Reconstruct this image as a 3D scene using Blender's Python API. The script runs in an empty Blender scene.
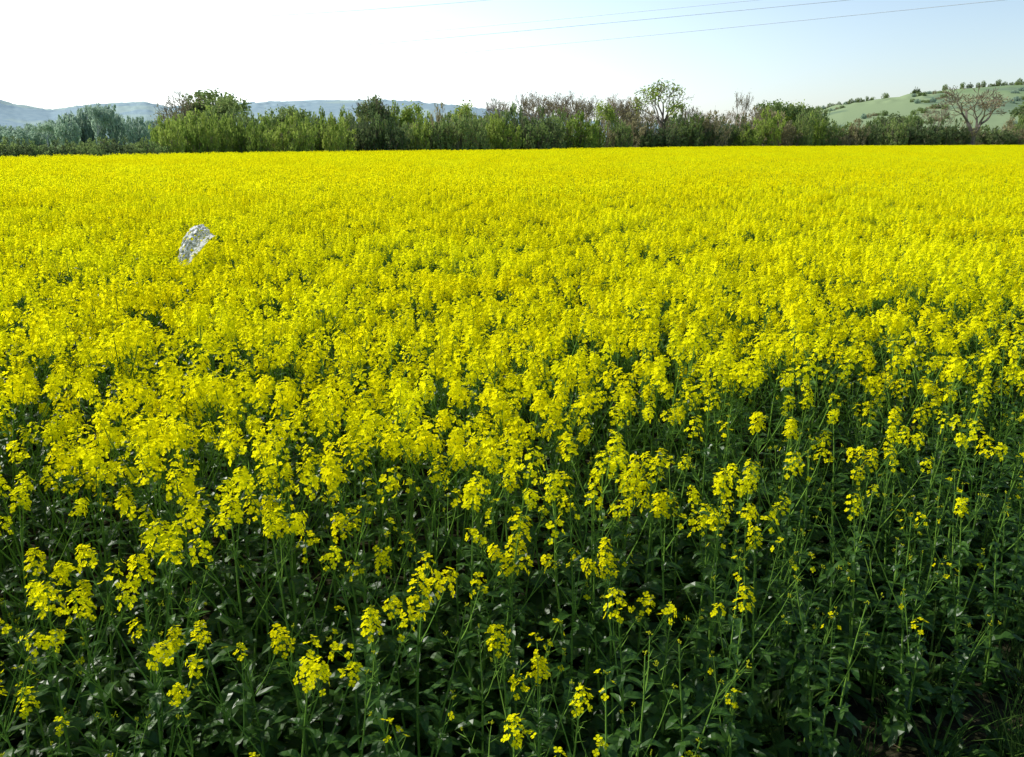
import bpy, math, random
import numpy as np
from mathutils import Vector, Matrix, noise as mnoise

random.seed(7); rng = np.random.default_rng(11)
scene = bpy.context.scene
CAMZ = 2.2
PITCH = math.radians(15.68)

# ------------------------------------------------------------------ materials
def new_mat(name):
    m = bpy.data.materials.new(name); m.use_nodes = True
    nt = m.node_tree; nt.nodes.clear()
    out = nt.nodes.new('ShaderNodeOutputMaterial')
    return m, nt, out

def foliage_mat(name, c1, c2, transl=0.35, spec=0.3, rough=0.5, nscale=0, tcol=None):
    m, nt, out = new_mat(name)
    N = nt.nodes; L = nt.links
    oi = N.new('ShaderNodeObjectInfo'); geo = N.new('ShaderNodeNewGeometry')
    add = N.new('ShaderNodeMath'); add.operation = 'MULTIPLY_ADD'
    L.new(oi.outputs['Random'], add.inputs[0]); add.inputs[1].default_value = 0.55
    if nscale:
        no = N.new('ShaderNodeTexNoise'); no.inputs['Scale'].default_value = nscale; no.inputs['Detail'].default_value = 1
        L.new(geo.outputs['Position'], no.inputs['Vector']); L.new(no.outputs['Fac'], add.inputs[2])
    else: add.inputs[2].default_value = 0.45
    add2 = N.new('ShaderNodeMath'); add2.operation = 'MULTIPLY_ADD'
    L.new(geo.outputs['Random Per Island'], add2.inputs[0]); add2.inputs[1].default_value = 0.5
    L.new(add.outputs[0], add2.inputs[2])
    mr = N.new('ShaderNodeMapRange'); mr.inputs[1].default_value = 0.45; mr.inputs[2].default_value = 1.45
    L.new(add2.outputs[0], mr.inputs[0])
    mx = N.new('ShaderNodeMix'); mx.data_type = 'RGBA'
    mx.inputs[6].default_value = (*c1, 1); mx.inputs[7].default_value = (*c2, 1)
    L.new(mr.outputs[0], mx.inputs[0])
    if spec > 0:
        p = N.new('ShaderNodeBsdfPrincipled'); p.inputs['Roughness'].default_value = rough
        p.inputs['Specular IOR Level'].default_value = spec
        L.new(mx.outputs[2], p.inputs['Base Color'])
    else:
        p = N.new('ShaderNodeBsdfDiffuse'); L.new(mx.outputs[2], p.inputs['Color'])
    if transl > 0:
        t = N.new('ShaderNodeBsdfTranslucent')
        if tcol:
            t.inputs[0].default_value = (*tcol, 1)
        else:
            L.new(mx.outputs[2], t.inputs[0])
        ms = N.new('ShaderNodeMixShader'); ms.inputs[0].default_value = transl
        L.new(p.outputs[0], ms.inputs[1]); L.new(t.outputs[0], ms.inputs[2])
        L.new(ms.outputs[0], out.inputs[0])
    else:
        L.new(p.outputs[0], out.inputs[0])
    return m

M_petal = foliage_mat('petal_yellow', (0.95, 0.84, 0.003), (0.98, 0.97, 0.008), 0.5, 0, 0.7)
M_bud = foliage_mat('bud_green_yellow', (0.36, 0.42, 0.02), (0.70, 0.70, 0.03), 0.3, 0)
M_stem = foliage_mat('stem_green', (0.10, 0.21, 0.03), (0.20, 0.35, 0.05), 0.15, 0)
M_leaf = foliage_mat('leaf_green', (0.026, 0.080, 0.012), (0.075, 0.175, 0.022), 0.42, 0.35, 0.38)
M_grass = foliage_mat('grass_blade', (0.035, 0.085, 0.016), (0.10, 0.16, 0.03), 0.3, 0)
M_straw = foliage_mat('dry_litter', (0.10, 0.07, 0.04), (0.22, 0.17, 0.10), 0.0, 0)
M_bark = foliage_mat('bark', (0.12, 0.10, 0.08), (0.20, 0.17, 0.14), 0.0, 0)
M_twig = foliage_mat('twig', (0.18, 0.14, 0.10), (0.30, 0.24, 0.17), 0.0, 0)
M_tl_bright = foliage_mat('tree_leaf_fresh', (0.20, 0.30, 0.055), (0.40, 0.49, 0.10), 0.45, 0, 0.8, 0.5)
M_tl_mid = foliage_mat('tree_leaf_mid', (0.15, 0.23, 0.075), (0.30, 0.38, 0.12), 0.45, 0, 0.8, 0.5)
M_tl_dark = foliage_mat('tree_leaf_dark', (0.08, 0.13, 0.055), (0.18, 0.23, 0.09), 0.4, 0, 0.8, 0.5)
M_tl_brown = foliage_mat('tree_leaf_bud_brown', (0.24, 0.21, 0.11), (0.40, 0.36, 0.19), 0.4, 0, 0.8, 0.5)
M_tl_haze = foliage_mat('tree_leaf_haze_tint', (0.32, 0.42, 0.33), (0.42, 0.54, 0.38), 0.45, 0, 0.9, 0.2)  # distance haze painted in: paler, greyer leaf colour for the far trees
M_bark_haze = foliage_mat('bark_haze_tint', (0.32, 0.35, 0.34), (0.38, 0.41, 0.39), 0.0, 0)  # bark paled by the same haze put into its base colour

# ------------------------------------------------------------------ mesh builder
class MB:
    def __init__(s): s.v = []; s.f = []; s.m = []
    def face(s, pts, mi):
        b = len(s.v); s.v.extend(pts); s.f.append(tuple(range(b, b + len(pts)))); s.m.append(mi)
    def tube(s, pts, rad, sides, mi):
        rings = []
        for i, p in enumerate(pts):
            if i == 0: d = pts[1] - pts[0]
            elif i == len(pts) - 1: d = pts[-1] - pts[-2]
            else: d = pts[i + 1] - pts[i - 1]
            d = d.normalized() if d.length > 1e-9 else Vector((0, 0, 1))
            a = d.orthogonal().normalized() if abs(d.z) < 0.3 else d.cross(Vector((1, 0.13, 0))).normalized()
            c = d.cross(a)
            b = len(s.v)
            for k in range(sides):
                t = 2 * math.pi * k / sides
                s.v.append(p + (a * math.cos(t) + c * math.sin(t)) * rad[i])
            rings.append(b)
        for i in range(len(rings) - 1):
            for k in range(sides):
                k2 = (k + 1) % sides
                s.f.append((rings[i] + k, rings[i] + k2, rings[i + 1] + k2, rings[i + 1] + k)); s.m.append(mi)
    def add(s, o, M):
        b = len(s.v); s.v.extend([M @ v for v in o.v]); s.f.extend([tuple(i + b for i in f) for f in o.f]); s.m.extend(o.m)
    def obj(s, name, mats, coll=None, smooth=False):
        me = bpy.data.meshes.new(name)
        me.from_pydata([tuple(v) for v in s.v], [], s.f)
        for m in mats: me.materials.append(m)
        me.polygons.foreach_set('material_index', s.m)
        if smooth: me.polygons.foreach_set('use_smooth', [True] * len(s.f))
        me.update()
        o = bpy.data.objects.new(name, me)
        (coll or scene.collection).objects.link(o)
        return o

def rv(s=1.0): return Vector((random.gauss(0, s), random.gauss(0, s), random.gauss(0, s)))
def U(a, b): return random.uniform(a, b)
def frame(n):
    n = n.normalized(); a = n.orthogonal().normalized(); return n, a, n.cross(a)

# plant materials: 0 petal 1 bud 2 stem 3 leaf
PM = [M_petal, M_bud, M_stem, M_leaf]

def flower(mb, c, n, s):
    n, a, b = frame(n); r0 = U(0, 1.57)
    for k in range(4):
        t = r0 + k * math.pi / 2
        u = a * math.cos(t) + b * math.sin(t); w = n.cross(u)
        lift = U(0.0, 0.4)
        tip = c + u * s + n * s * lift
        mid = c + u * s * 0.62 + n * s * lift * 0.9
        mb.face([c, mid - w * s * 0.46, tip - w * s * 0.24, tip + w * s * 0.24, mid + w * s * 0.46], 0)

def bud(mb, c, d, l, r):
    d, a, b = frame(d)
    top = c + d * l; m = c + d * l * 0.5
    ring = [m + a * r, m + b * r, m - a * r, m - b * r]
    for k in range(4):
        mb.face([c, ring[(k + 1) % 4], ring[k]], 1)
        mb.face([top, ring[k], ring[(k + 1) % 4]], 1)

def raceme(mb, p, d, size, nfl, pods=6):
    d, a, b = frame(d)
    L = 0.085 * size
    for i in range(nfl):
        t = (i + U(0, .8)) / nfl
        ang = i * 2.4 + U(-.3, .3)
        out = a * math.cos(ang) + b * math.sin(ang)
        rad = (0.036 - 0.018 * t) * size * U(0.7, 1.15)
        base = p - d * L * (1 - t)
        c = base + out * rad + d * (0.010 + 0.006 * t)
        if i % 2 == 0:
            mb.face([base, base + d * 0.0012, c], 2)
        flower(mb, c, out * (1 - 0.5 * t) + d * (0.55 + t * 0.6) + rv(0.25), U(0.0105, 0.0145))
    for i in range(8):
        dd = (d + rv(0.4)).normalized()
        bud(mb, p + dd * U(0.002, 0.012), dd, U(0.006, 0.010), 0.0026)
    for i in range(pods):
        ang = i * 2.4; out = a * math.cos(ang) + b * math.sin(ang)
        q = p - d * ((L if nfl else .01) + 0.012 + 0.014 * i)
        dd = (out + d * U(0.5, 0.9)).normalized(); l = U(0.018, 0.05)
        e1 = q + dd * 0.012; w = dd.cross(d).normalized() * 0.0013
        mb.face([q, e1 - w, e1 + dd * l, e1 + w], 2)

def leaf(mb, p, d, l, w, droop, lobed=False, mi=3, seg=5):
    d = d.normalized(); side = d.cross(Vector((0, 0, 1)))
    side = side.normalized() if side.length > 1e-4 else Vector((1, 0, 0))
    side = (side + rv(0.15)).normalized()
    pts = []; cur = p.copy(); dd = d.copy()
    ph = U(0, 6)
    for i in range(seg + 1):
        t = i / seg
        ww = w * (math.sin(math.pi * min(1, t * 0.93 + 0.07)) ** 0.7)
        if lobed: ww *= 0.55 + 0.55 * (i % 2)
        up = side.cross(dd).normalized()
        fold = U(0.15, .5)
        pts.append((cur.copy(), cur - side * ww + up * ww * fold + up * math.sin(ph + i * 2) * w * .2,
                    cur + side * ww + up * ww * fold + up * math.cos(ph + i * 1.7) * w * .2))
        cur = cur + dd * (l / seg)
        dd = (dd + Vector((0, 0, -droop / seg))).normalized()
    b = len(mb.v)
    for c, lft, rgt in pts: mb.v.extend([c, lft, rgt])
    for i in range(seg):
        o = b + i * 3
        mb.f.append((o, o + 3, o + 4, o + 1)); mb.m.append(mi)
        mb.f.append((o, o + 2, o + 5, o + 3)); mb.m.append(mi)

def stem_path(p, d, l, n, wob, up=0.0):
    pts = [p.copy()]; dd = d.normalized()
    for i in range(n):
        dd = (dd + rv(wob) + Vector((0, 0, up))).normalized()
        pts.append(pts[-1] + dd * (l / n))
    return pts

def plant(mb, H, nbr, flo, young=False, nleaf=15):
    az0 = U(0, 6.28)
    d0 = Vector((U(-.08, .08), U(-.08, .08), 1))
    main = stem_path(Vector((0, 0, -0.02)), d0, H, 8, 0.035, 0.02)
    mb.tube(main, [0.0066 - 0.0044 * i / 8 for i in range(9)], 4, 2)
    def at(t):
        x = t * 8; i = min(7, int(x)); return main[i].lerp(main[i + 1], x - i)
    def nf(a, b):
        return int(U(a, b) * flo)
    raceme(mb, main[-1], main[-1] - main[-2], U(0.9, 1.2), nf(20, 28), 9)
    for k in range(nbr):
        t = U(0.5, 0.9); az = az0 + k * 2.4 + U(-.4, .4); p = at(t)
        d = Vector((math.cos(az) * 0.65, math.sin(az) * 0.65, 1))
        l = (H * (1 - t)) * U(0.75, 1.05) + 0.05
        bp = stem_path(p, d, l, 4, 0.05, 0.07)
        mb.tube(bp, [0.0030 - 0.0018 * i / 4 for i in range(5)], 3, 2)
        fl = nf(10, 20) if not young else (nf(3, 11) if random.random() < .5 else 0)
        raceme(mb, bp[-1], bp[-1] - bp[-2], U(0.65, 1.05), fl, 5)
        leaf(mb, p, Vector((math.cos(az), math.sin(az), 0.5)), U(0.05, 0.10), U(0.007, 0.014), U(0.5, 1.4), seg=4)
        if random.random() < 0.5:
            q = bp[2]; az2 = az + U(-1.5, 1.5)
            sp = stem_path(q, Vector((math.cos(az2) * .6, math.sin(az2) * .6, 1)), l * 0.45, 3, 0.05, 0.05)
            mb.tube(sp, [0.002, 0.0017, 0.0014, 0.0012], 3, 2)
            raceme(mb, sp[-1], sp[-1] - sp[-2], U(0.5, 0.8), 0 if young else nf(4, 10), 3)
    for k in range(nleaf):
        t = U(0.06, 0.84); az = az0 + k * 2.2 + U(-.5, .5); p = at(t)
        big = (1 - t) ** 1.2
        leaf(mb, p, Vector((math.cos(az), math.sin(az), U(0.3, 1.0))), 0.060 + 0.15 * big * U(.5, 1.2),
             0.009 + 0.030 * big * U(.6, 1.2), U(0.9, 2.2), lobed=t < 0.5, seg=6)

def coll(name): return bpy.data.collections.new(name)

c_plants = coll('rapeseed_plant_variants')
full = []
for i in range(10):
    mb = MB(); plant(mb, U(1.12, 1.32), random.choice([3, 4, 5, 5]), 1.0)
    mb.obj('rapeseed_%02d' % i, PM, c_plants); full.append(mb)
for i in range(10, 14):      # one good flower head each
    mb = MB(); plant(mb, U(0.95, 1.2), random.choice([1, 2, 3]), 1.0, True, 20)
    mb.obj('rapeseed_%02d' % i, PM, c_plants)
for i in range(14, 19):      # young plants, leaf and bud only
    mb = MB(); plant(mb, U(0.75, 1.12), random.choice([1, 2, 3]), 0.0 if i < 17 else .2, True, 22)
    mb.obj('rapeseed_%02d' % i, PM, c_plants)

# 1 m patches of full plants
c_mid = coll('rapeseed_patch_mid')
for i in range(8):
    mb = MB()
    g = 5
    cells = [(a, b) for a in range(g) for b in range(g)] + [(U(0, 4), U(0, 4)) for _ in range(4)]
    for a, b in cells:
        x = -.5 + (a + U(0, 1)) / g; y = -.5 + (b + U(0, 1)) / g; s = U(.86, 1.07)
        M = Matrix.Translation((x, y, 0)) @ Matrix.Rotation(U(0, 6.28), 4, 'Z') @ Matrix.Rotation(U(-.09, .09), 4, 'X') @ Matrix.Scale(s, 4)
        mb.add(random.choice(full), M)
    mb.obj('mid_%02d' % i, PM, c_mid)

# distant patches of crop
c_tiles = coll('rapeseed_patch_variants')
T = 2.0
for i in range(4):
    mb = MB()
    for k in range(125):
        x, y = U(-T / 2, T / 2), U(-T / 2, T / 2); H = U(1.02, 1.30)
        base = Vector((x, y, 0.3)); top = Vector((x + U(-.08, .08), y + U(-.08, .08), H))
        mb.tube([base, top], [0.006, 0.003], 3, 2)
        for j in range(random.choice([3, 4, 5, 6])):
            if j == 0: c = top
            else:
                az = U(0, 6.28); r = U(0.05, 0.17)
                c = top + Vector((math.cos(az) * r, math.sin(az) * r, -U(0.0, 0.22)))
                q = base.lerp(top, 0.7)
                mb.face([q, q + Vector((0.005, 0, 0)), c], 2)
            for h in range(11):
                n = (rv(1) + Vector((0, 0, .6))).normalized(); n, a, b = frame(n)
                cc = c + Vector((random.gauss(0, .020), random.gauss(0, .020), random.gauss(-0.02, .028)))
                s = U(0.012, 0.0175)
                mb.face([cc - a * s, cc - b * s, cc + a * s, cc + b * s], 0)
        for j in range(4):
            az = U(0, 6.28); d = Vector((math.cos(az), math.sin(az), U(0, 1)))
            leaf(mb, base.lerp(top, U(0, .7)), d, U(.1, .2), U(.015, .035), U(.8, 1.8), seg=2)
    mb.obj('patch_%02d' % i, PM, c_tiles)

# ------------------------------------------------------------------ instancing
def instancer(name, pts, rots, scls, idxs, collection):
    me = bpy.data.meshes.new(name)
    n = len(pts)
    me.vertices.add(n); me.vertices.foreach_set('co', np.asarray(pts, dtype=np.float32).ravel())
    a = me.attributes.new('rot', 'FLOAT_VECTOR', 'POINT'); a.data.foreach_set('vector', np.asarray(rots, dtype=np.float32).ravel())
    a = me.attributes.new('scl', 'FLOAT_VECTOR', 'POINT'); a.data.foreach_set('vector', np.asarray(scls, dtype=np.float32).ravel())
    a = me.attributes.new('idx', 'INT', 'POINT'); a.data.foreach_set('value', np.asarray(idxs, dtype=np.int32).ravel())
    o = bpy.data.objects.new(name, me); scene.collection.objects.link(o)
    ng = bpy.data.node_groups.new(name + '_gn', 'GeometryNodeTree')
    ng.interface.new_socket('Geometry', in_out='INPUT', socket_type='NodeSocketGeometry')
    ng.interface.new_socket('Geometry', in_out='OUTPUT', socket_type='NodeSocketGeometry')
    N = ng.nodes; L = ng.links
    gi = N.new('NodeGroupInput'); go = N.new('NodeGroupOutput')
    ci = N.new('GeometryNodeCollectionInfo'); ci.inputs['Collection'].default_value = collection
    ci.inputs['Separate Children'].default_value = True; ci.inputs['Reset Children'].default_value = True
    iop = N.new('GeometryNodeInstanceOnPoints'); iop.inputs['Pick Instance'].default_value = True
    def attr(nm, ty):
        x = N.new('GeometryNodeInputNamedAttribute'); x.data_type = ty; x.inputs['Name'].default_value = nm
        return x.outputs['Attribute']
    L.new(gi.outputs[0], iop.inputs['Points']); L.new(ci.outputs[0], iop.inputs['Instance'])
    L.new(attr('idx', 'INT'), iop.inputs['Instance Index'])
    L.new(attr('rot', 'FLOAT_VECTOR'), iop.inputs['Rotation'])
    L.new(attr('scl', 'FLOAT_VECTOR'), iop.inputs['Scale'])
    L.new(iop.outputs[0], go.inputs[0])
    md = o.modifiers.new('scatter', 'NODES'); md.node_group = ng
    return o

FX = [-14, -4, -1, 0, 0.42, 0.8, 1.2, 2.0, 4, 9, 25]
FY = [0.6, 0.95, 1.15, 1.4, 1.7, 2.1, 2.45, 3.0, 4.15, 6.4, 13.0]
BX = [-70, -29, -17, 0, 24, 87, 170]
BY = [34, 50, 70, 84, 115, 150, 180]
def front(x): return np.interp(x, FX, FY)
def back(x): return np.interp(x, BX, BY)
SPLIT1 = 5.0; SPLIT = 16.5

P, R, S, I = [], [], [], []
step = 0.190
def is_mid(x, y):   # cell of the 1 m grid filled with a ready patch
    cx, cy = math.floor(x) + .5, math.floor(y) + .5
    return (cy > SPLIT1 or abs(cx) > 5) and cy - front(cx) > 2.4
for gx in np.arange(-19, 19, step):
    for gy in np.arange(0.8, SPLIT + 0.2, step):
        x = gx + U(-.5, .5) * step * 1.3; y = gy + U(-.5, .5) * step * 1.3
        if abs(x) > 0.78 * y + 3 or y > 17 or is_mid(x, y): continue
        din = y - front(x) + mnoise.noise(Vector((x * 2, y * 2, 0))) * 0.25
        if din < 0: continue
        nz = mnoise.noise(Vector((x * 0.7, y * 0.7, 3.3)))
        ramp = min(1.0, max(0, din / 1.6))
        s = (0.80 + 0.20 * ramp) * U(0.86, 1.08) * (1 + 0.07 * nz)
        P.append((x, y, 0)); R.append((U(-.08, .08), U(-.08, .08), U(0, 6.28))); S.append((s, s, s))
        wd = 1.5 if x < -.2 else 2.1
        u = random.random(); f = min(1, max(0, (din - .3) / wd)); pf = f ** 1.3 * (.9 + .35 * nz)
        if f >= 1: pf = 1
        if u < pf: I.append(random.randrange(0, 10))
        elif u < pf + (1 - pf) * (.26 + .35 * f): I.append(random.randrange(10, 14))
        else: I.append(random.randrange(14, 19))
instancer('rapeseed_plants', P, R, S, I, c_plants)
print('plants', len(P))

P, R, S, I = [], [], [], []
for cx in range(-24, 24):
    for cy in range(1, 17):
        x, y = cx + .5, cy + .5
        if abs(x) > 0.78 * y + 5 or not is_mid(x, y): continue
        s = 1 + .05 * mnoise.noise(Vector((x * .4, y * .4, 3.3))) + U(-.02, .02)
        P.append((x, y, 0)); R.append((0, 0, random.randrange(4) * math.pi / 2 + U(-.1, .1))); S.append((1, 1, s)); I.append(random.randrange(8))
instancer('rapeseed_crop', P, R, S, I, c_mid)

P, R, S, I = [], [], [], []
st = 1.95
for gx in np.arange(-75, 160, st):
    for gy in np.arange(17 + .95, 180, st):
        if abs(gx) > 0.85 * gy + 6 or gy > back(gx): continue
        nz = mnoise.noise(Vector((gx * 0.08, gy * 0.08, 0)))
        P.append((gx + U(-.06, .06), gy + U(-.06, .06), 0.0)); R.append((0, 0, random.randrange(4) * math.pi / 2 + U(-.03, .03)))
        s = 1 + 0.04 * nz + U(-.02, .02); S.append((1, 1, s)); I.append(random.randrange(4))
instancer('rapeseed_field', P, R, S, I, c_tiles)
print('tiles', len(P))

# ------------------------------------------------------------------ grass verge & litter
c_grass = coll('grass_variants')
for i in range(5):
    mb = MB()
    for k in range(30):
        az = U(0, 6.28); r = U(0, .06); p = Vector((math.cos(az) * r, math.sin(az) * r, -0.01))
        d = Vector((U(-.5, .5), U(-.5, .5), 1))
        leaf(mb, p, d, U(.14, .40), U(.002, .004), U(.6, 1.9), mi=0, seg=4)
    mb.obj('grass_%02d' % i, [M_grass], c_grass)
for i in range(5, 8):
    mb = MB()
    for k in range(11):
        az = U(0, 6.28)
        leaf(mb, Vector((0, 0, 0.0)), Vector((math.cos(az), math.sin(az), U(.4, 1.8))), U(.06, .22), U(.012, .03), U(.8, 2), lobed=True, mi=0, seg=6)
    mb.obj('grass_%02d' % i, [M_leaf], c_grass)
P, R, S, I = [], [], [], []
for k in range(12000):
    x = U(-7, 11); y = U(-5, 9); din = y - front(x)
    if din > 2.4: continue
    if abs(x) < .35 and abs(y) < .35: continue
    if din < 0 and mnoise.noise(Vector((x * 1.3, y * 1.3, 9))) < -.1 and random.random() < .6: continue
    if din > .5: s = U(.9, 1.7); ix = random.choice([5, 6, 7])
    else: s = U(.5, 1.15); ix = random.choice([0, 1, 2, 3, 4, 5, 6, 7, 5, 6])
    P.append((x, y, 0)); R.append((0, 0, U(0, 6.28))); S.append((s, s, s)); I.append(ix)
instancer('grass_verge', P, R, S, I, c_grass)

mb = MB()
for k in range(1200):
    x = U(-2, 6); y = U(1, 7)
    if y > front(x) + 1: continue
    az = U(0, 6.28); l = U(.01, .07); w = U(.001, .003)
    p = Vector((x, y, U(.006, .02))); d = Vector((math.cos(az), math.sin(az), U(-.1, .3))) * l; n = Vector((-math.sin(az), math.cos(az), 0)) * w
    mb.face([p - n, p + d - n, p + d + n, p + n], 0)
mb.obj('straw_litter', [M_straw])

# ------------------------------------------------------------------ ground
m, nt, out = new_mat('soil_and_meadow')
N = nt.nodes; L = nt.links
geo = N.new('ShaderNodeNewGeometry')
n2 = N.new('ShaderNodeTexNoise'); n2.inputs['Scale'].default_value = 22; n2.inputs['Detail'].default_value = 6
L.new(geo.outputs['Position'], n2.inputs['Vector'])
r1 = N.new('ShaderNodeValToRGB')
r1.color_ramp.elements[0].position = .35; r1.color_ramp.elements[0].color = (.018, .020, .010, 1)
r1.color_ramp.elements[1].position = .7; r1.color_ramp.elements[1].color = (.050, .046, .026, 1)
L.new(n2.outputs['Fac'], r1.inputs[0])
sx = N.new('ShaderNodeSeparateXYZ'); L.new(geo.outputs['Position'], sx.inputs[0])
mr = N.new('ShaderNodeMapRange'); mr.inputs[1].default_value = 30; mr.inputs[2].default_value = 60; L.new(sx.outputs['Y'], mr.inputs[0])
mx = N.new('ShaderNodeMix'); mx.data_type = 'RGBA'; L.new(mr.outputs[0], mx.inputs[0]); L.new(r1.outputs[0], mx.inputs[6])
mx.inputs[7].default_value = (.26, .38, .15, 1)
p = N.new('ShaderNodeBsdfDiffuse')
L.new(mx.outputs[2], p.inputs['Color'])
bp = N.new('ShaderNodeBump'); bp.inputs['Distance'].default_value = .03; L.new(n2.outputs['Fac'], bp.inputs['Height']); L.new(bp.outputs[0], p.inputs['Normal'])
L.new(p.outputs[0], out.inputs[0])
M_ground = m
mb = MB()
xs = [-6000, -1500, -300, -60] + list(np.arange(-8, 12.01, .12)) + [60, 300, 1500, 6000]
ys = [-6000, -300, -30] + list(np.arange(-4, 9.01, .12)) + [40, 120, 400, 1500, 7000]
for y in ys:
    for x in xs:
        z = 0
        if -8 < x < 12 and -4 < y < 9:
            z = 0.025 * mnoise.noise(Vector((x * 3, y * 3, 0))) + 0.02 * mnoise.noise(Vector((x * 9, y * 9, 5)))- 0.01
        mb.v.append(Vector((x, y, z)))
nx = len(xs)
for j in range(len(ys) - 1):
    for i in range(nx - 1):
        a = j * nx + i; mb.f.append((a, a + 1, a + nx + 1, a + nx)); mb.m.append(0)
mb.obj('ground', [M_ground], smooth=True)

# ------------------------------------------------------------------ hills
def px2x(px, y): return (px - 512) * 0.00113 * y
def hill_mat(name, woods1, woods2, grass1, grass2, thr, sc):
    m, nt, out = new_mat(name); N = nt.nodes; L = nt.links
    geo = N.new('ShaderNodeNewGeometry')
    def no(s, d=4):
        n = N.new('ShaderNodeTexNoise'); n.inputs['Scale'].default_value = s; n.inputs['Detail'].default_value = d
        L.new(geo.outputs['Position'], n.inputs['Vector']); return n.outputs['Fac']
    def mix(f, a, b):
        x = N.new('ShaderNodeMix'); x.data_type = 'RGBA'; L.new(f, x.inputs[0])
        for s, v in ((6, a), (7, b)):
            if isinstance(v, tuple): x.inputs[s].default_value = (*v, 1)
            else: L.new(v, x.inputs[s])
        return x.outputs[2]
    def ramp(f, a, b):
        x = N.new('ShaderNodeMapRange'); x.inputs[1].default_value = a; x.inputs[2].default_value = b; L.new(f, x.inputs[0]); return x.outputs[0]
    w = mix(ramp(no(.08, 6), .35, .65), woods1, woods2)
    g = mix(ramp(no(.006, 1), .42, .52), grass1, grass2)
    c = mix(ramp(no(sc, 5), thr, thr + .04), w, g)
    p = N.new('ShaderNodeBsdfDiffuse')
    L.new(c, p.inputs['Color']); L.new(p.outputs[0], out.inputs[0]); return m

def hill(name, prof, rnear, rfar, rback, mat, bump, span):
    mb = MB(); pxs = [p for p, _ in prof]; yy = [v for _, v in prof]
    cols = np.arange(span[0], span[1], 2.0); rows = []
    rs = list(np.linspace(rnear, rfar, 46)) + list(np.linspace(rfar, rback, 10))[1:]
    for r in rs:
        for px in cols:
            top = (139 - np.interp(px, pxs, yy)) / 920 * rfar
            if r <= rfar: t = (r - rnear) / (rfar - rnear)
            else: t = 1 - (r - rfar) / (rback - rfar)
            t = t * t * (3 - 2 * t)
            x = px2x(px, r)
            z = top * t
            nb = mnoise.noise(Vector((x * .05, r * .05, 1))) + .6 * mnoise.noise(Vector((x * .13, r * .13, 4)))
            wood = max(0, mnoise.noise(Vector((x * .006, r * .006, 7))) + .25)
            z += nb * bump * t * min(1, wood * 3) - (0.5 if t <= 0.001 else 0)
            mb.v.append(Vector((x, r, z)))
    n = len(cols)
    for j in range(len(rs) - 1):
        for i in range(n - 1):
            a = j * n + i; mb.f.append((a, a + 1, a + n + 1, a + n)); mb.m.append(0)
    return mb.obj(name, [mat], smooth=True)

M_hill_haze = hill_mat('wooded_hill_haze_tint', (.27, .37, .41), (.33, .43, .45), (.40, .50, .42), (.36, .46, .43), .54, .006)  # aerial haze put into the base colours: woods and grass paled, blued
M_h2 = hill_mat('hill_pasture', (.15, .21, .13), (.20, .27, .16), (.19, .27, .13), (.25, .32, .17), .46, .010)
hill('wooded_hills', [(-500, 92), (-200, 102), (0, 98), (20, 104), (55, 110), (100, 104), (150, 102), (172, 107), (250, 103), (320, 100), (400, 101), (450, 105), (500, 111), (600, 122), (800, 125), (1100, 118), (1500, 100)], 700, 1500, 2000, M_hill_haze, 4, (-500, 1500))
hill('green_hill', [(700, 139), (760, 128), (800, 113), (840, 104), (900, 95), (960, 88), (1000, 85), (1050, 84), (1200, 75), (1500, 60), (1700, 80)], 330, 760, 1100, M_h2, 2.0, (690, 1700))

# ------------------------------------------------------------------ trees
def grow(mb, p, d, l, r, lev, maxlev, tips, ang, kids, upb, wig=0.12, minr=0.012):
    n = 3
    pts = stem_path(p, d, l, n, wig, upb)
    r1 = max(minr, r * 0.68)
    mb.tube(pts, [r + (r1 - r) * i / n for i in range(n + 1)], 6 if lev == 0 else (4 if lev < 3 else 3), 0 if lev < 3 else 1)
    if lev >= maxlev:
        tips.append((pts[-1], pts[1])); return
    k = random.choice(kids)
    az0 = U(0, 6.28); dd, a, b = frame(pts[-1] - pts[-2])
    for i in range(k):
        az = az0 + i * 6.28 / k + U(-.5, .5); an = ang * U(.6, 1.3)
        if i == 0 and lev < 2: an *= .35
        nd = dd * math.cos(an) + (a * math.cos(az) + b * math.sin(az)) * math.sin(an)
        start = pts[-1] if (i < 2 or lev == 0) else pts[-2]
        grow(mb, start, nd, l * U(.62, .86), r1 * .8, lev + 1, maxlev, tips, ang, kids, upb, wig, minr)

def leafcard(mb, c, s, mi=2):
    n, a, b = frame(rv(1))
    mb.face([c - a * s, c - b * s * .7, c + a * s, c + b * s * .7], mi)

def tree_obj(name, c, leafmat, bark=None, **kw):
    seed = kw.pop('seed'); nleaf = kw.pop('nleaf'); lsz = kw.pop('lsz'); spr = kw.pop('spr')
    trunk = kw.pop('trunk', .22); tr = kw.pop('tr', .022); ang = kw.pop('ang', .5); kids = kw.pop('kids', (2, 3, 3)); upb = kw.pop('upb', .05); ml = kw.pop('ml', 5); minr = kw.pop('minr', .0018)
    random.seed(seed); mb = MB(); tips = []
    grow(mb, Vector((0, 0, -.02)), Vector((U(-.05, .05), U(-.05, .05), 1)), trunk, tr, 0, ml, tips, ang, kids, upb, .12, minr)
    zm = max(v.z for v in mb.v)
    mb.v = [v / zm for v in mb.v]
    for t, q in tips:
        t = t / zm; q = q / zm
        dens = 1 if mnoise.noise(t * 4 + Vector((seed, 0, 0))) > -.25 else .3
        for i in range(int(nleaf * dens)):
            leafcard(mb, t.lerp(q, U(0, 1)) + rv(spr), lsz * U(.6, 1.3))
    return mb.obj(name, [bark or M_bark, bark or M_twig, leafmat], c)

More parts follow.
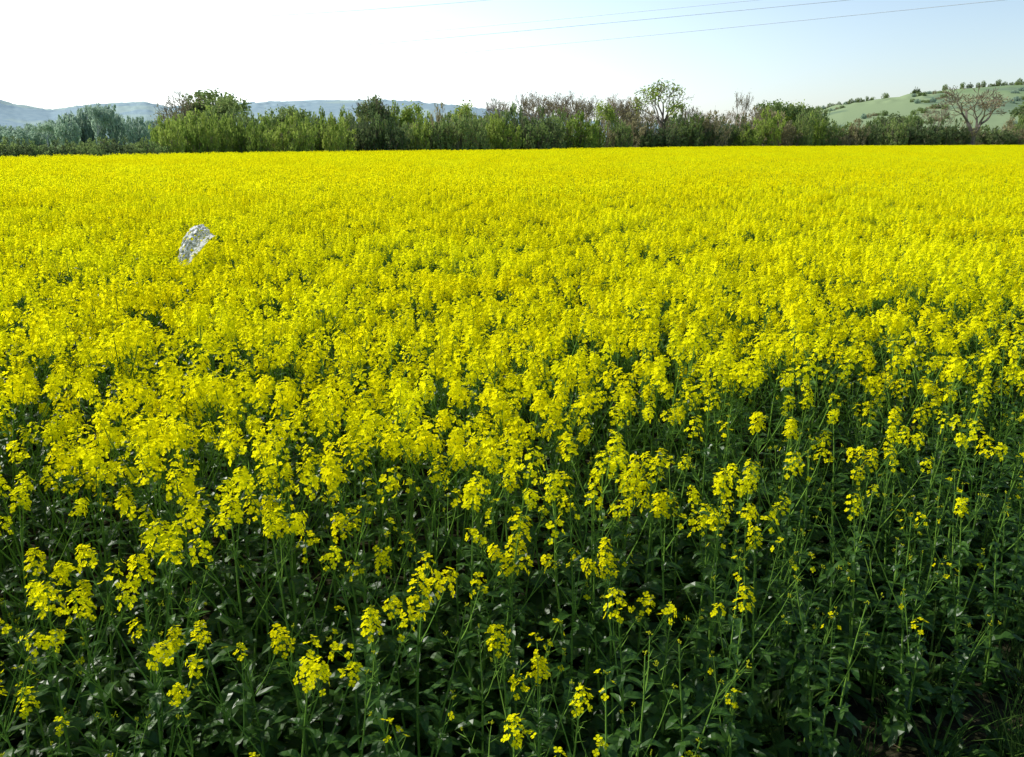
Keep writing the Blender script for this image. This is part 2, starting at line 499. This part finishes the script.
def bush_obj(name, c, leafmat, seed, n=34, wid=.9, lsz=.028, per=90, bark=None):
    random.seed(seed); mb = MB()
    for i in range(n):
        az = U(0, 6.28); r = wid * math.sqrt(U(0, 1)); hmax = (1 - (r / wid) ** 2 * .45) * U(.78, .94)
        base = Vector((math.cos(az) * r * .5, math.sin(az) * r * .5, -.02)); top = Vector((math.cos(az) * r, math.sin(az) * r, hmax))
        mb.tube([base, base.lerp(top, .5) + rv(.03), top], [.012, .008, .003], 3, 0)
        for k in range(6):
            q = base.lerp(top, U(.4, 1)); mb.tube([q, q + rv(.09) + Vector((0, 0, .08))], [.004, .002], 3, 1)
        for j in range(4):
            cc = base.lerp(top, (j + U(.4, 1)) / 4) + rv(.05); rad = U(.08, .15)
            for k in range(per // 4):
                v = rv(1).normalized() * rad * U(.4, 1.1); v.z *= .8
                q = cc + v
                if q.z > 0: leafcard(mb, q, lsz * U(.6, 1.3))
    zm = sorted(v.z for v in mb.v)[-60]; mb.v = [Vector((v.x, v.y, v.z / zm)) for v in mb.v]
    return mb.obj(name, [bark or M_bark, bark or M_twig, leafmat], c)

c_tr = coll('tree_variants')
bush_obj('t_00', c_tr, M_tl_bright, 1, lsz=.042)
bush_obj('t_01', c_tr, M_tl_mid, 2, lsz=.042)
bush_obj('t_02', c_tr, M_tl_dark, 3, lsz=.042, per=110)
bush_obj('t_03', c_tr, M_tl_brown, 4, lsz=.034, per=80)
tree_obj('t_04', c_tr, M_tl_mid, seed=5, nleaf=16, lsz=.024, spr=.04)
tree_obj('t_05', c_tr, M_tl_brown, seed=6, nleaf=2, lsz=.011, spr=.03, ml=6, kids=(2, 3), upb=.07, minr=.0024)
tree_obj('t_06', c_tr, M_tl_brown, seed=7, nleaf=2, lsz=.011, spr=.03, ml=6, kids=(2, 3), ang=.42, upb=.09, minr=.0024)
tree_obj('t_07', c_tr, M_tl_bright, seed=8, nleaf=14, lsz=.024, spr=.04)
bush_obj('t_08', c_tr, M_tl_haze, 9, per=90, lsz=.05, bark=M_bark_haze)
tree_obj('t_09', c_tr, M_tl_haze, seed=10, nleaf=14, lsz=.026, spr=.045, bark=M_bark_haze)
tree_obj('t_10', c_tr, M_tl_dark, seed=12, nleaf=18, lsz=.026, spr=.045)
random.seed(99)

P, R, S, I = [], [], [], []
def put(px, d, ytop, wpx, idx, zb=0.0, jitter=True):
    x = px2x(px, d); h = CAMZ + (139 - ytop) / 920 * d - zb
    w = wpx / 890 * d
    base = {0: 1.9, 1: 1.9, 2: 1.9, 3: 1.9, 8: 1.9}.get(idx, 0.9)
    sw = w / base
    P.append((x, d, zb)); R.append((0, 0, U(0, 6.28))); S.append((sw, sw, h)); I.append(idx)
def edge(px):
    return float(np.interp(px, [-300, 0, 300, 512, 700, 1024, 1400], [38, 50, 70, 84, 115, 150, 170]))
for px in np.arange(-260, 1320, 9):
    d = edge(px) + U(5, 12)
    if px < 165: yt = U(137, 146); idx = random.choice([1, 1, 2])
    elif px < 350: yt = U(113, 126); idx = random.choice([0, 0, 0, 1])
    elif px < 400: yt = U(113, 124); idx = random.choice([2, 2, 1])
    elif px < 510: yt = U(110, 126); idx = random.choice([0, 1, 1, 0, 3])
    elif px < 640: yt = U(108, 129); idx = random.choice([1, 3, 2, 3, 0])
    elif px < 740: yt = U(112, 130); idx = random.choice([2, 2, 1, 3])
    elif px < 830: yt = U(109, 127); idx = random.choice([1, 3, 0, 3])
    elif px < 865: yt = U(119, 131); idx = random.choice([1, 2, 3])
    elif px < 925: yt = U(114, 127); idx = random.choice([2, 1, 1, 3])
    elif px < 1012: yt = U(120, 132); idx = random.choice([3, 2, 1, 3])
    else: yt = U(110, 124); idx = random.choice([2, 2, 1, 3])
    put(px, d, yt, U(24, 50), idx)
for px in np.arange(165, 1320, 12):
    if 820 < px < 1012: continue
    d = edge(px) + U(16, 40)
    if px < 350: yt = U(108, 118); idx = random.choice([0, 1, 1, 3])
    elif px < 500: yt = U(104, 117); idx = random.choice([1, 0, 3, 4])
    elif px < 650: yt = U(97, 111); idx = random.choice([3, 6, 5, 6, 5, 1])
    elif px < 750: yt = U(107, 119); idx = random.choice([2, 3, 1, 5])
    elif px < 820: yt = U(102, 115); idx = random.choice([1, 3, 5, 4])
    else: yt = U(106, 117); idx = random.choice([3, 2, 1, 5])
    put(px, d, yt, U(28, 50), idx)
for t in [(186, 92, 100, 56, 5), (225, 95, 98, 56, 4), (205, 105, 91, 76, 5), (205, 105, 92, 64, 4), (210, 90, 110, 70, 0), (190, 85, 115, 60, 0), (180, 86, 121, 60, 0), (376, 95, 99, 50, 10), (372, 96, 96, 50, 6), (366, 86, 113, 40, 2),
          (505, 115, 98, 40, 5), (530, 118, 92, 50, 6), (556, 120, 91, 50, 5), (545, 121, 93, 50, 5), (585, 122, 95, 46, 6), (612, 122, 93, 46, 5), (570, 122, 98, 50, 6), (630, 122, 99, 40, 6), (600, 112, 104, 36, 7), (470, 110, 105, 44, 7), (415, 100, 105, 44, 7), (285, 90, 108, 50, 4),
          (690, 125, 104, 40, 5), (741, 150, 92, 26, 6), (765, 150, 103, 44, 4), (798, 150, 104, 40, 7), (815, 150, 109, 38, 4), (880, 175, 115, 50, 10), (900, 176, 117, 40, 4), (930, 176, 106, 40, 5), (1026, 175, 103, 46, 10), (1060, 180, 100, 70, 4)]:
    put(*t)
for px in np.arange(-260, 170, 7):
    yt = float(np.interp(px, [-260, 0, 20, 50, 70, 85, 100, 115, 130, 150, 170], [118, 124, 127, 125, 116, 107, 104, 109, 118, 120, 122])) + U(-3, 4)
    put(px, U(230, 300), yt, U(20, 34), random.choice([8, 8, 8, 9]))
def hill_z(px, r):
    prof = [(700, 139), (760, 128), (800, 113), (840, 104), (900, 95), (960, 88), (1000, 85), (1050, 84), (1200, 75), (1500, 60)]
    top = (139 - np.interp(px, [a for a, _ in prof], [b for _, b in prof])) / 920 * 760
    t = min(1, max(0, (r - 330) / 430)); return top * t * t * (3 - 2 * t)
def put_h(px, r, h, w, idx):
    z = hill_z(px, r) - .8; w *= .6 if idx in (0, 1, 2, 3, 8) else 1.2
    P.append((px2x(px, r), r, z)); R.append((0, 0, U(0, 6))); S.append((w, w, h)); I.append(idx)
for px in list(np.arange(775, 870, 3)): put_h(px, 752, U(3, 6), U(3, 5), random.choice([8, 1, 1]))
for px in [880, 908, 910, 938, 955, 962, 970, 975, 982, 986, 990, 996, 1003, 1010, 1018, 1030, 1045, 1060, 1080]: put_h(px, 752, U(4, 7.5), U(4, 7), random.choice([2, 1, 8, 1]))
for row in range(6):
    r0 = 420 + row * 58; k0 = U(820, 900)
    for px in np.arange(k0, 1350, 5):
        if mnoise.noise(Vector((px * .02, row * 5, 0))) < .12: continue
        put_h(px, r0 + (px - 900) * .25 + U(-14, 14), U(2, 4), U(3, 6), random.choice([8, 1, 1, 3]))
instancer('distant_treeline', P, R, S, I, c_tr)

def place_tree(o, px, d, ytop, wpx, name):
    o.name = name; h = CAMZ + (139 - ytop) / 920 * d
    xs = [v.co.x for v in o.data.vertices]; w = max(xs) - min(xs)
    sw = (wpx / 890 * d) / w
    o.location = (px2x(px, d), d, 0); o.scale = (sw, sw, h)
o = tree_obj('ash_tree', scene.collection, M_tl_bright, seed=21, nleaf=8, lsz=.013, spr=.028, ml=5, kids=(2, 3, 3), ang=.5, trunk=.28, tr=.03, minr=.003)
place_tree(o, 662, 122, 82, 66, 'ash_tree')
o = tree_obj('bare_tree', scene.collection, M_tl_brown, seed=41, nleaf=1, lsz=.010, spr=.02, ml=7, kids=(2, 3, 3), ang=.52, trunk=.17, tr=.034, upb=.035, minr=.0018)
place_tree(o, 970, 148, 85, 92, 'bare_tree')

# ------------------------------------------------------------------ plastic sheet caught in the crop
m, nt, out = new_mat('weathered_white_plastic'); N = nt.nodes; L = nt.links
tc = N.new('ShaderNodeTexCoord'); vo = N.new('ShaderNodeTexNoise'); vo.inputs['Scale'].default_value = 45; vo.inputs['Detail'].default_value = 3
L.new(tc.outputs['Object'], vo.inputs['Vector'])
mrr = N.new('ShaderNodeValToRGB'); mrr.color_ramp.elements[0].position = .42; mrr.color_ramp.elements[0].color = (.35, .37, .30, 1)
mrr.color_ramp.elements[1].position = .53; mrr.color_ramp.elements[1].color = (.76, .77, .82, 1)
L.new(vo.outputs['Fac'], mrr.inputs[0])
p = N.new('ShaderNodeBsdfPrincipled'); p.inputs['Roughness'].default_value = .5; L.new(mrr.outputs[0], p.inputs['Base Color'])
t = N.new('ShaderNodeBsdfTranslucent'); L.new(mrr.outputs[0], t.inputs[0]); ms = N.new('ShaderNodeMixShader'); ms.inputs[0].default_value = .4
L.new(p.outputs[0], ms.inputs[1]); L.new(t.outputs[0], ms.inputs[2]); L.new(ms.outputs[0], out.inputs[0])
mb = MB(); nu, nv = 26, 16
for i in range(nu + 1):
    u = i / nu
    c = Vector((-.15 + .31 * u, 0, -.17 + .29 * math.sin(u * 1.75)))
    wdt = .025 + .075 * math.sin(math.pi * min(1, u * .8 + .1)) ** .8
    for j in range(nv + 1):
        v = j / nv * 2 - 1
        q = c + Vector((.62, 0, -.70)) * v * wdt + Vector((0, -.08 * (1 - v * v), 0))
        q += Vector((1, 1, 1)) * .014 * mnoise.noise(q * 22) + Vector((0, 1, 0)) * .03 * mnoise.noise(q * 34)
        mb.v.append(q)
for i in range(nu):
    for j in range(nv):
        if mnoise.noise(Vector((i * .7, j * .7, 2))) > .34: continue
        a = i * (nv + 1) + j; mb.f.append((a, a + 1, a + nv + 2, a + nv + 1)); mb.m.append(0)
o = mb.obj('plastic_sheet', [m]); o.location = (-2.87, 7.8, 1.28)

# ------------------------------------------------------------------ overhead power cables
m, nt, out = new_mat('aluminium_cable'); p = nt.nodes.new('ShaderNodeBsdfPrincipled'); p.inputs['Base Color'].default_value = (.45, .5, .58, 1); p.inputs['Roughness'].default_value = .5
nt.links.new(p.outputs[0], out.inputs[0])
mb = MB()
def pt(px, py, d):
    e = math.atan((378.5 - py) / 853) - PITCH
    dep = d * math.cos(PITCH) - math.tan(e) * d * math.sin(PITCH)
    return Vector(((px - 512) / 853 * dep, d, CAMZ + math.tan(e) * d))
for (a, b, r) in [((850, 0, 95), (400, 42, 145), .026), ((1005, 0, 92), (560, 44, 138), .028), ((760, 0, 99), (400, 34, 147), .020), ((490, 0, 106), (320, 13, 128), .022)]:
    A = pt(*a); B = pt(*b); d = B - A
    pts = []
    for k in range(41):
        t = -1.2 + 5.5 * k / 40
        q = A + d * t; q.z = A.z + (B.z - A.z) * t + 0.25 * t * (t - 1); pts.append(q)
    mb.tube(pts, [r] * 41, 5, 0)
mb.obj('power_cables', [m])

# ------------------------------------------------------------------ light
AZ = math.radians(-66); EL = math.radians(38)
sv = Vector((math.sin(AZ) * math.cos(EL), math.cos(AZ) * math.cos(EL), math.sin(EL)))
w = bpy.data.worlds.new('World'); scene.world = w; w.use_nodes = True
nt = w.node_tree; nt.nodes.clear(); N = nt.nodes; L = nt.links
wo = N.new('ShaderNodeOutputWorld'); bg = N.new('ShaderNodeBackground'); sk = N.new('ShaderNodeTexSky')
sk.sky_type = 'NISHITA'; sk.sun_disc = False; sk.sun_elevation = EL; sk.sun_rotation = AZ
sk.air_density = 1.0; sk.dust_density = 1.0; sk.ozone_density = 2.0
bg.inputs['Strength'].default_value = 0.15
# thin bright haze: stronger near the horizon and around the sun
tc = N.new('ShaderNodeTexCoord'); sp = N.new('ShaderNodeSeparateXYZ'); L.new(tc.outputs['Generated'], sp.inputs[0])
hz = N.new('ShaderNodeMapRange'); hz.interpolation_type = 'SMOOTHSTEP'; hz.inputs[1].default_value = .42; hz.inputs[2].default_value = -.05; hz.inputs[3].default_value = 0; hz.inputs[4].default_value = 1
L.new(sp.outputs['Z'], hz.inputs[0])
dt = N.new('ShaderNodeVectorMath'); dt.operation = 'DOT_PRODUCT'; L.new(tc.outputs['Generated'], dt.inputs[0])
gv = Vector((math.sin(AZ), math.cos(AZ), .3)).normalized(); dt.inputs[1].default_value = gv
gl = N.new('ShaderNodeMapRange'); gl.interpolation_type = 'SMOOTHSTEP'; gl.inputs[1].default_value = -.1; gl.inputs[2].default_value = .9; gl.inputs[3].default_value = .32; gl.inputs[4].default_value = 1.7
L.new(dt.outputs['Value'], gl.inputs[0])
ml = N.new('ShaderNodeMath'); ml.operation = 'MULTIPLY'; L.new(hz.outputs[0], ml.inputs[0]); L.new(gl.outputs[0], ml.inputs[1])
sc = N.new('ShaderNodeVectorMath'); sc.operation = 'SCALE'; sc.inputs[0].default_value = (3.6, 4.1, 4.9); L.new(ml.outputs[0], sc.inputs['Scale'])
ad = N.new('ShaderNodeVectorMath'); ad.operation = 'ADD'; L.new(sk.outputs[0], ad.inputs[0]); L.new(sc.outputs[0], ad.inputs[1])
L.new(ad.outputs[0], bg.inputs[0]); L.new(bg.outputs[0], wo.inputs[0])
sl = bpy.data.lights.new('sun', 'SUN'); sl.energy = 5; sl.angle = math.radians(.5); sl.color = (1, .97, .90)
so = bpy.data.objects.new('sun', sl); so.rotation_euler = (-sv).to_track_quat('-Z', 'Y').to_euler(); so.location = (0, 0, 30); scene.collection.objects.link(so)

cam = bpy.data.cameras.new('camera'); cam.lens = 30; cam.sensor_width = 36; cam.clip_end = 12000; cam.clip_start = .05
co = bpy.data.objects.new('camera', cam); co.location = (0, 0, CAMZ); co.rotation_euler = (math.pi / 2 - PITCH, 0, 0)
scene.collection.objects.link(co); scene.camera = co
scene.view_settings.view_transform = 'Standard'; scene.view_settings.look = 'None'; scene.view_settings.exposure = 0
